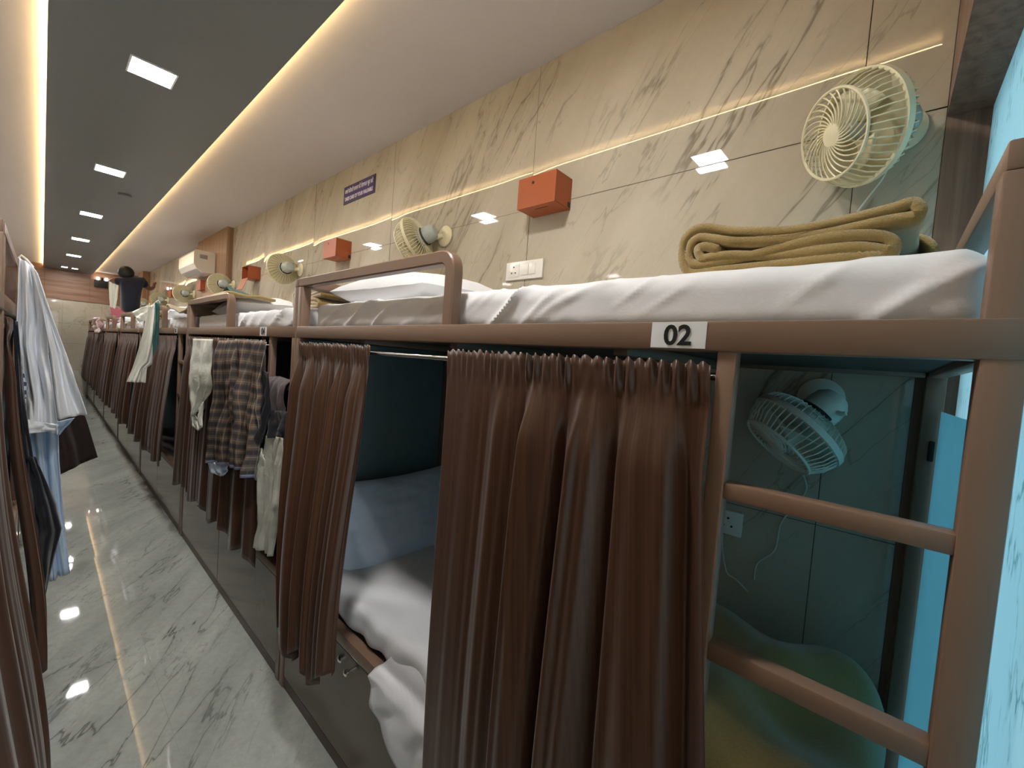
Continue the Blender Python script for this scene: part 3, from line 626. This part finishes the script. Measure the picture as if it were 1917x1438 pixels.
# ------------------------------------------------------------------ blankets
def smooth(pts, n=5):
    out = []
    for i in range(len(pts)-1):
        p = [Vector(pts[max(0, i-1)]), Vector(pts[i]), Vector(pts[i+1]), Vector(pts[min(len(pts)-1, i+2)])]
        for k in range(n):
            t = k/n; out.append(.5*((2*p[1])+(-p[0]+p[2])*t+(2*p[0]-5*p[1]+4*p[2]-p[3])*t*t+(-p[0]+3*p[1]-3*p[2]+p[3])*t**3))
    out.append(Vector(pts[-1])); return out
def ribbon(path, th, x0, x1, nx=14, seed=0, drift=(0, 0)):
    """a thick strip following path in the Y-Z plane, carried from x0 to x1"""
    path = smooth(path); m = len(path); L = []; R = []
    for i, p in enumerate(path):
        t = (path[min(i+1, m-1)]-path[max(i-1, 0)]).normalized(); n = Vector((-t.y, t.x)); h = th/2*(.55 if i in (0, m-1) else 1)
        L.append(p+n*h); R.append(p-n*h)
    loop = L+R[::-1]; q = len(loop); mb = MB(); vs = []
    for j in range(nx+1):
        a = j/nx; x = x0+(x1-x0)*a; sh = 1-.12*(abs(2*a-1)**10)
        for i, p in enumerate(loop):
            c = path[i if i < m else 2*m-1-i]; pp = c+(p-c)*sh
            d = .006*nz(x*6, pp.x*6, seed)
            vs.append((x+.012*nz(pp.x*8, pp.y*30, seed+3)*(1 if a in (0, 1) else .3), pp.x+drift[0]*a+d, pp.y+drift[1]*a+.006*nz(x*5, pp.x*7, seed+2)*min(1, 12*max(0, pp.y-MTOP-.01))))
    fs = [(j*q+i, j*q+(i+1) % q, (j+1)*q+(i+1) % q, (j+1)*q+i) for j in range(nx) for i in range(q)]
    for e in (0, nx):
        for i in range(m-1): fs.append((e*q+i, e*q+i+1, e*q+q-2-i, e*q+q-1-i))
    return mb.add(vs, fs)
XBL = .82
raw = [(1190, 392), (1000, 402), (700, 428), (400, 458), (210, 480), (150, 462), (128, 400), (135, 330), (175, 275), (260, 248), (430, 262), (640, 275), (850, 240), (1050, 195), (1230, 150), (1330, 118), (1368, 150), (1340, 188), (1200, 215), (1000, 262), (850, 292), (620, 318), (420, 322), (290, 300), (215, 300), (168, 350), (165, 410), (215, 432), (400, 408), (650, 350), (900, 305), (1100, 290), (1200, 300), (1238, 335), (1200, 362), (1050, 350), (850, 365), (600, 388), (400, 385), (300, 395), (235, 400), (215, 360), (260, 345), (330, 362)]
path = []
for X, Y in raw:
    p = P(1230+X/2.79, 340+Y/2.79, 0, XBL); path.append((p.y, p.z))
zmin = min(p[1] for p in path); path = [(y, max(z-zmin, 0)*1.04+MTOP+.012) for y, z in path]
bl0 = obj('blanket', ribbon(path, .0185, XBL, 1.32, 16, 1), 'blanket_wool', ang=180); tag(bl0, 'thick mustard brown blanket folded on the top bed of bunk 02', 'blanket', 'mustard blankets on the beds')
m = MB(); m.add([], [])
tail = [(-.02, MTOP+.02), (-.045, MTOP+.035), (-.05, MTOP+.06), (-.03, MTOP+.075), (-.01, MTOP+.085)]
obj('loose_end', ribbon([(-.005, MTOP+.02), (-.03, MTOP+.03), (-.044, MTOP+.055), (-.03, MTOP+.082), (0., MTOP+.09)], .014, 1.0, 1.3, 8, 4), 'blanket_wool', bl0, ang=180)
for k in (1, 3, 4): place(bl0, dx=.02, dy=PITCHY*k, label='mustard blanket folded on the top bed of bunk %02d' % (2*k+2))
# rumpled blanket trailing over bunk 06, heaped blanket on the lower bed of bunk 02
def heap(x0, x1, y0, y1, zb, h, seed, n=40, amp=.02):
    def fn(u, v):
        a, b = 2*u-1, 2*v-1; e = (max(0, 1-abs(a)**6)*max(0, 1-abs(b)**6))**.4
        w = amp*(sin(v*13+u*6+3*nz(u*2, v*2, seed))+.6*sin(u*17-v*9))*e*.5
        return Vector((x0+(x1-x0)*u+.02*nz(v*4, seed)*(1-e), y0+(y1-y0)*v+.03*nz(u*4, seed+2)*(1-e), zb+max(0, h*e*(.8+.4*nz(u*2.2, v*2.2, seed))+w)))
    m = MB().grid(fn, n, n); m.grid(lambda u, v: Vector((x0+(x1-x0)*u, y0+(y1-y0)*v, zb)) if 0 < u < 1 and 0 < v < 1 else fn(u, v), n, n); return m
tag(obj('blanket', heap(.78, 1.44, -.075, .52, LTOP+.006, .235, 5, 60, .03), 'blanket_wool', ang=180), 'mustard blanket heaped on the lower bed of bunk 02 behind the ladder', 'blanket', 'mustard blankets on the beds')
def trail(u, v):            # over the guard rail of bunk 04, sagging onto the near end of bunk 06
    y = 3.02+1.72*v
    g = min(1, max(0, (y-3.72)/.34)); g = g*g*(3-2*g); h = min(1, max(0, (y-4.3)/.4)); h = h*h*(3-2*h)
    z = .308*(1-g)+.215*g+.055*h+.008*sin(u*11+v*9)*(.5+g)
    x = .715+(.30+.12*g)*u+.012*nz(y*5, u, 2)
    if g < 1 and u < .1: z -= (.1-u)*.35*(1-g)
    return Vector((x, y, z+.02*g*abs(sin(y*9+u*4))))
tag(obj('blanket', MB().grid(trail, 30, 70), 'blanket_wool', solid=.016, ang=180), 'rumpled mustard blanket spread from bunk 04 towards bunk 06', 'blanket', 'mustard blankets on the beds')
m = MB(); m.grid(lambda u, v: Vector((.86+.22*u, 3.30+.42*v, .33+.07*(1-abs(2*v-1))*(1-u)+.006*sin(u*20+v*13))), 20, 20)
tag(obj('scarf', m, 'teal_cloth', solid=.01, ang=180), 'dark teal cloth lying by the pillow of bunk 04', 'scarf')
# ------------------------------------------------------------------ wall fans
def fan(base, C, n, label, mats=('fan_cream', 'fan_grey'), hi=True, ring=(.131, .103, .074)):
    base, C, n = Vector(base), Vector(C), Vector(n).normalized(); R1, R0, D = ring
    t = thing('wall_fan', base, label, 'wall fan', 'small cream wall fans'); body, met = mats
    e = n.orthogonal().normalized(); g = n.cross(e); nn = 6 if hi else 4
    def q(r, a, h): return C+n*h+(e*cos(a)+g*sin(a))*r
    obj('wall_plate', MB().lathe([(.052, 0), (.058, .004), (.058, .012), (.045, .022), (.02, .026)], (base, (-1, 0, 0)), 28), body, t)
    mot = C-n*.085
    obj('bracket', MB().tube([base+Vector((-.02, 0, 0)), base.lerp(mot, .5)+Vector((0, 0, -.008)), mot], [.02, .016, .014], 10), body, t)
    obj('motor_housing', MB().lathe([(.012, -.135), (.032, -.132), (.043, -.118), (.047, -.09), (.047, -.05), (.052, -.035), (.05, -.03)], (C, n), 28), met, t)
    m = MB(); m.tube([C-n*.09+e*.047, C-n*.09+e*.062, C-n*.095+e*.068], .006, 8); m.tube([C-n*.09-e*.047, C-n*.09-e*.062], .006, 8); obj('tilt_screw', m, met, t)
    m = MB(); m.tube([C-n*.062+(e*cos(2*PI*k/26)+g*sin(2*PI*k/26))*.051 for k in range(20)], .0045, 6); obj('collar', m, 'dark_plastic', t, label='dark motor collar')
    m = MB(); m.lathe([(R1-.004, -.008), (R1+.003, -.008), (R1+.004, .008), (R1-.003, .010), (R1-.004, -.008)], (C, n), 56); obj('rim', m, body, t)
    m = MB(); nr = 44 if hi else 30
    for k in range(nr):
        a = 2*PI*k/nr; m.tube([q(R1, a, -.004), q(R1*.93, a+.02, -.03), q(R1*.7, a+.05, -.046), q(.052, a+.08, -.05)], .0017, 4)
    m.tube([q(.052, 2*PI*k/24, -.05) for k in range(24)], .003, 5, True); obj('rear_grille', m, body, t)
    m = MB(); ns = 46 if hi else 30
    for k in range(ns):
        a = 2*PI*k/ns; m.tube([q(R1, a, .006), q((R1+R0)/2+.006, a, D*.55), q(R0, a, D)], .0019, 4)
    m.tube([q(R0, 2*PI*k/48, D) for k in range(48)], .0038, 6, True)
    ns = 30 if hi else 20
    for k in range(ns):
        a = 2*PI*k/ns; m.tube([q(.022+(R0-.022)*i/7, a+1.0*(i/7)**.8, D+.004-.004*(i/7)) for i in range(8)], .0019, 4)
    obj('front_grille', m, body, t)
    obj('badge', MB().lathe([(.027, D-.004), (.027, D+.004), (.02, D+.007), (.004, D+.008)], (C, n), 24), body, t)
    hb = obj('hub', MB().lathe([(.02, .0), (.024, .01), (.022, .04), (.008, .048)], (C, n), 20), met, t)
    for b in range(3):
        m = MB()
        def bl(u, v, b=b): 
            r = .02+u*(R0-.03); a = 2*PI*b/3+.25+(v-.5)*(.55+.75*u)+.25*u; return q(r, a, .026+(v-.5)*.034)
        m.grid(bl, 8, 6); obj('blade', m, body, hb, solid=.0022, ang=180)
    return t
def axis(px, py, ex, ey, toward):
    v = ((px-958.5)/F_PX*RT-(py-719)/F_PX*UP+fw).normalized(); a = (RT-v*RT.dot(v)).normalized(); b = a.cross(v)*1; b = (UP-v*UP.dot(v)-a*UP.dot(a)).normalized()
    d = (a*ex-b*ey).normalized(); return d*math.sqrt(1-toward**2)-v*toward
nA = axis(1600, 240, -.97, .22, .66); CA = P(1611, 243, 0, 1.375)
fan((XW, .03, .70), CA, nA, 'cream wall fan above the folded blanket of bunk 02')
nB = axis(1480, 810, -.74, .68, .28); CB = P(1491, 806, 0, 1.35)
fan((XW, .135, -.03), CB, nB, 'pale wall fan low inside bunk 02, seen through the ladder', ('fan_pale', 'fan_pale'), ring=(.120, .094, .066))
fC = fan((XW, 1.93, .70), (1.41, 2.06, .665), (-.38, .86, -.42), 'cream wall fan above bunk 04, facing away beside the guard rail')
fD = fan((XW, .03+2*PITCHY, .70), (1.40, .13+2*PITCHY, .69), (-.12, .98, -.12), 'cream wall fan above bunk 06, between two orange boxes', hi=False)
for k in range(3, 7): place(fD, dy=PITCHY*(k-2), label='cream wall fan above bunk %02d' % (2*k+2))
def cable(pts, label, r=.0022):
    tag(obj('cable', MB().tube(smooth(pts, 6), r, 6), 'cable_white'), label, 'cable', 'thin white fan cables')
cable([P(1668, 290, 0, 1.46), P(1655, 330, 0, 1.49), P(1625, 370, 0, 1.50), P(1600, 405, 0, 1.505), P(1592, 432, 0, 1.51)], 'thin white cable hanging from the upper fan behind the folded blanket')
cable([P(1500, 880, 0, 1.44), P(1510, 915, 0, 1.5), P(1490, 945, 0, 1.51), P(1462, 980, 0, 1.512), P(1450, 1030, 0, 1.512), P(1418, 1055, 0, 1.512), P(1412, 1085, 0, 1.512)], 'thin white cable hanging from the lower fan inside bunk 02')
cable([P(1354, 985, 0, 1.50), P(1352, 1020, 0, 1.51), P(1360, 1070, 0, 1.512), P(1378, 1085, 0, 1.512), P(1400, 1108, 0, 1.512)], 'thin white cable hanging from the socket inside bunk 02')
# ------------------------------------------------------------------ wall boxes, switches, sign
def wbox(k, open_=False, label=''):
    dy = PITCHY*k; x0, x1, y0, y1, z0, z1 = 1.405, XW, 1.085+dy, 1.29+dy, .692, .822
    t = thing('wall_box', (XW, (y0+y1)/2, z0), label, 'wall box', 'orange brown metal boxes on the tiled wall')
    m = MB(); th = .002
    m.box(x0, x1, y0, y1, z0, z0+th); m.box(x0, x1, y0, y1, z1-th, z1); m.box(x0, x1, y0, y0+th, z0, z1); m.box(x0, x1, y1-th, y1, z0, z1); m.box(x1-th, x1, y0, y1, z0, z1)
    obj('body', m, 'box_orange', t, smooth=False)
    if not open_:
        d = obj('door', MB().box(x0-.003, x0, y0-.001, y1+.001, z0-.001, z1+.001, .0008), 'box_orange', t, smooth=False)
        obj('keyhole', MB().lathe([(.0065, 0), (.0065, .0015)], ((x0-.003, (y0+y1)/2+.02, z1-.028), (-1, 0, 0)), 16), 'dark_plastic', d)
        obj('slot', MB().box(x0+.03, x0+.034, y0+.06, y0+.13, z0-.0008, z0+.0002), 'dark_plastic', t, smooth=False)
        obj('cable_hole', MB().box(x1-.022, x1-.004, y0-.0008, y0+.0002, z0+.006, z0+.028), 'dark_plastic', t, smooth=False)
    else:
        m = MB(); a = math.radians(70); m.box(0, .003, y0, y1, -(z1-z0), 0); R = Matrix.Rotation(a*.3, 3, 'Y')
        m.v = [R @ v+Vector((x0, 0, z0)) for v in m.v]; obj('door', m, 'box_orange', t, smooth=False, label='door hanging open downwards')
    return t
w0 = wbox(0, label='orange brown metal box on the wall above bunk 02')
for k in (1, 3, 4, 5, 6): place(w0, dy=PITCHY*k, label='orange brown metal box on the wall above bunk %02d' % (2*k+2))
wbox(2, True, 'orange brown metal box above bunk 06, its door hanging open')
def switchboard(y0, y1, z0, z1, label, n=True):
    t = thing('switchboard', (XW, (y0+y1)/2, z0), label, 'switchboard', 'white switchboards on the tiled wall')
    obj('plate', MB().box(XW-.012, XW, y0, y1, z0, z1, .003), 'switch_white', t)
    x = XW-.012; h = z1-z0; w_ = y1-y0
    if n:
        for a, b in ((.18, .34), (.36, .56)): obj('switch', MB().box(x-.005, x+.001, y0+w_*a, y0+w_*b, z0+h*.22, z0+h*.8, .0015), 'switch_white', t)
    s = obj('socket', MB().box(x-.002, x+.001, y0+w_*(.62 if n else .2), y0+w_*(.92 if n else .8), z0+h*.15, z0+h*.85, .001), 'switch_white', t)
    cy = y0+w_*(.77 if n else .5); m = MB()
    for dy, dz in ((0, .2), (-.012, -.12), (.012, -.12)): m.lathe([(.0038, 0), (.0038, .001)], ((x-.002, cy+dy, z0+h*(.5+dz)), (-1, 0, 0)), 12)
    obj('socket_hole', m, 'switch_slot', s, smooth=False); return t
s0 = switchboard(1.205, 1.43, .408, .495, 'white switchboard with sockets below the orange box of bunk 02')
s1 = switchboard(.302, .385, -.503, -.425, 'white socket on the wall inside the lower bed of bunk 02', False)
for k in range(2, 6): place(s0, dy=PITCHY*k, label='white switchboard on the wall above bunk %02d' % (2*k+2))
t = thing('sign', (XW, 2.975, 1.12), 'purple bilingual notice sign high on the marble wall', 'sign')
ya, yb, z0, z1 = 2.745, 3.20, 1.120, 1.250
obj('border', MB().box(XW-.004, XW-.0005, ya, yb, z0, z1), 'sign_border', t, smooth=False)
obj('face', MB().box(XW-.006, XW-.004, ya+.012, yb-.012, z0+.01, z1-.01), 'sign_purple', t, smooth=False)
text('अपने कीमती सामान की देखभाल खुद करें', .042, 'letter_white', t, (XW-.0068, (ya+yb)/2, z1-.042), (0, -1, 0), (0, 0, 1), 'lettering', bold=.0004, sx=.60)
text('TAKE CARE OF YOUR VALUABLE', .037, 'letter_white', t, (XW-.0068, (ya+yb)/2, z0+.034), (0, -1, 0), (0, 0, 1), 'lettering', bold=.0010, sx=.66)
for ch in t.children:
    if ch.name.startswith('lettering'):
        ys_ = [v.co.y for v in ch.data.vertices]; wd = max(ys_)-min(ys_); mid = (max(ys_)+min(ys_))/2
        for v in ch.data.vertices: v.co.y = mid+(v.co.y-mid)*(.405/wd)
# ------------------------------------------------------------------ pillars and air conditioner
def pillar(name, y0, y1, x0, label):
    m = MB().box(x0, XW, y0, y1, .30, CEIL, .002); o = obj(name, m, 'wood_pillar', smooth=False); o['kind'] = 'structure'; return o
pillar('trim_3', 6.02, 7.45, 1.455, ''); pillar('trim_4', 11.9, 12.5, 1.40, ''); pillar('trim_5', 13.1, 13.5, 1.2, '')
t = thing('air_conditioner', (1.455, 6.93, .86), 'white split air conditioner on the wood panel high on the right wall', 'air conditioner')
x0, x1, ya, yb, z0, z1 = 1.235, 1.455, 6.5, 7.36, .865, 1.135
prof = [(x1, z0+.01), (x1, z1), (x0+.02, z1), (x0, z1-.03), (x0, z0+.10), (x0+.03, z0+.04), (x0+.10, z0)]
vs = [(x, y, z) for y in (ya, yb) for x, z in prof]; n = len(prof)
m = MB().add(vs, [tuple(range(n))[::-1], tuple(range(n, 2*n))]+[(i, (i+1) % n, n+(i+1) % n, n+i) for i in range(n)]); obj('body', m, 'ac_white', t, smooth=False)
m = MB(); m.box(x0+.06, x0+.14, ya-.001, ya, z1-.10, z1-.05); obj('label_plate', m, 'ac_grey', t, smooth=False)
m = MB(); m.add([(x0+.028, ya+.04, z0+.042), (x0+.028, yb-.04, z0+.042), (x0+.098, yb-.04, z0-.003), (x0+.098, ya+.04, z0-.003), (x0+.033, ya+.04, z0+.046), (x0+.033, yb-.04, z0+.046), (x0+.101, yb-.04, z0+.001), (x0+.101, ya+.04, z0+.001)], [(0, 1, 2, 3), (4, 7, 6, 5), (0, 4, 5, 1), (1, 5, 6, 2), (2, 6, 7, 3), (3, 7, 4, 0)]); obj('louvre', m, 'ac_grey', t, smooth=False)
# dark socket board with small bright fittings on the far wall
t = thing('meter_board', (.83, YEND-.02, 1.0), 'dark board with small bright fittings high on the far wood wall', 'board')
p0_ = P(177, 518, 1, YEND-.06); p1_ = P(204, 540, 1, YEND-.06); xa, xb, za, zb = p0_.x, p1_.x, p1_.z, p0_.z
obj('board', MB().box(xa, xb, YEND-.08, YEND-.021, za, zb-.06, .004), 'dark_plastic', t)
for i in range(3): obj('fitting', MB().box(xa+.03+i*.07, xa+.075+i*.07, YEND-.10, YEND-.03, zb-.06, zb+.0, .004), 'fitting_glow' if i != 1 else 'dark_plastic', t)  # the two outer fittings are given a glow of their own
# ------------------------------------------------------------------ the person on the top bed of bunk 12
def skin(name, pts, edges, mat, parent, sub=2, root=0):
    me = bpy.data.meshes.new(name); base = ORG[parent.name]
    me.from_pydata([Vector(p[:3])-base for p in pts], edges, []); o = bpy.data.objects.new(name, me); COL.objects.link(o); o.parent = parent
    md = o.modifiers.new('Skin', 'SKIN'); md.use_smooth_shade = True; md2 = o.modifiers.new('Subsurf', 'SUBSURF'); md2.levels = sub; md2.render_levels = sub
    for i, v in enumerate(me.skin_vertices[0].data):
        r = pts[i][3]; v.radius = r if isinstance(r, tuple) else (r, r); v.use_root = (i == root)
    me.materials.append(MT[mat]); ORG[o.name] = base.copy(); return o
YP = 10.0
def Q(x, y, dd=0.): 
    p = P(x, y, 1, YP); return Vector((p.x, p.y+dd, p.z))
def J(x, y, r, dd=0.):
    p = Q(x, y, dd); return (p.x, p.y, p.z, r)
zb_ = MTOP+.02
pers = thing('person', (Q(243, 600).x, YP, zb_), 'person in black T-shirt and pink shorts sitting on a far top bed, seen from behind', 'person')
pts = [J(243, 588, (.13, .10)), J(244, 568, (.125, .095)), J(245, 545, (.15, .11)), J(245, 526, (.15, .10)), J(240, 518, (.055, .055)), J(238, 510, (.075, .085), .02), J(237, 503, (.06, .07), .02),
       J(225, 524, .062), J(208, 526, .045, .05), J(209, 550, .036, .02), J(210, 572, .03, .0), J(210, 582, .026, .0),
       J(265, 526, .062), J(280, 541, .045, .05), J(289, 538, .034, .16), J(293, 533, .028, .24),
       J(234, 592, .085, .05), J(224, 596, .07, .32), J(236, 600, .05, .5), J(252, 592, .085, .05), J(268, 597, .07, .32), J(255, 602, .05, .5)]
ed = [(0, 1), (1, 2), (2, 3), (3, 4), (4, 5), (5, 6), (3, 7), (7, 8), (8, 9), (9, 10), (10, 11), (3, 12), (12, 13), (13, 14), (14, 15), (0, 16), (16, 17), (17, 18), (0, 19), (19, 20), (20, 21)]
hand = []
def fingers(root_i, hx, hy, dd, sx, sy):
    for f_, (ox, oy, ln) in enumerate(((-2.4, -1, 5), (-1.2, 0, 7), (0, .4, 7.5), (1.2, 0, 7), (2.6, -2.5, 4.5))):
        pts.append(J(hx+ox*.8, hy+sy*3.5, .009, dd)); pts.append(J(hx+ox+sx*ln*.5, hy+sy*(3.5+ln*.6), .008, dd+.01)); pts.append(J(hx+ox+sx*ln, hy+sy*(3.5+ln), .007, dd+.03))
        n_ = len(pts); ed.extend([(root_i, n_-3), (n_-3, n_-2), (n_-2, n_-1)])
fingers(11, 210, 582, 0., 0, 1); fingers(15, 293, 533, .24, .5, -.6)
body = skin('body', pts, ed, 'skin', pers)
tp = [J(244, 588, (.22, .14)), J(244, 568, (.215, .14)), J(245, 545, (.23, .15)), J(245, 529, (.22, .13)), J(240, 520, (.10, .09)), J(226, 525, .085), J(213, 526, .07, .03), J(265, 526, .09), J(277, 538, .07, .04)]
skin('t_shirt', tp, [(0, 1), (1, 2), (2, 3), (3, 4), (3, 5), (5, 6), (3, 7), (7, 8)], 'tee_black', pers)
sp_ = [J(243, 592, (.20, .145)), J(230, 592, .12, .05), J(219, 597, .11, .22), J(252, 593, .10, .05), J(262, 597, .09, .25)]
skin('shorts', sp_, [(0, 1), (1, 2), (0, 3), (3, 4)], 'shorts_pink', pers)
hp = [J(235, 505, (.07, .07), .03), J(235, 509, (.105, .105), .015), J(237, 515, (.10, .095), -.01), J(239, 519, (.07, .06), -.02)]
hc = Q(236, 512); m = MB().lathe([(.11*sin(PI*k/12)+.001, -.115*cos(PI*k/12)) for k in range(13)], (hc+Vector((0, .01, .012)), (.05, .12, 1)), 28); obj('hair', m, 'hair_black', pers)
for sx in (-1, 1):
    c = Q(237.5, 511); m = MB().lathe([(.004, -.012), (.026, -.006), (.03, 0), (.02, .006), (.004, .008)], (c+Vector((sx*.092, .0, 0)), (sx, 0, 0)), 14); obj('ear', m, 'skin', pers)
m = MB(); panel(m, [Q(203, 527, -.07), Q(204, 560, -.07), Q(207, 592, -.07)], [Q(221, 535, -.07), Q(219, 560, -.07), Q(212, 590, -.07)], (0, -1, 0), 2, .012, 3, 16, 26)
tag(obj('towel', m, 'vest_white', solid=.004, ang=180), 'white towel hanging from the left arm of the person on the far bed', 'towel')
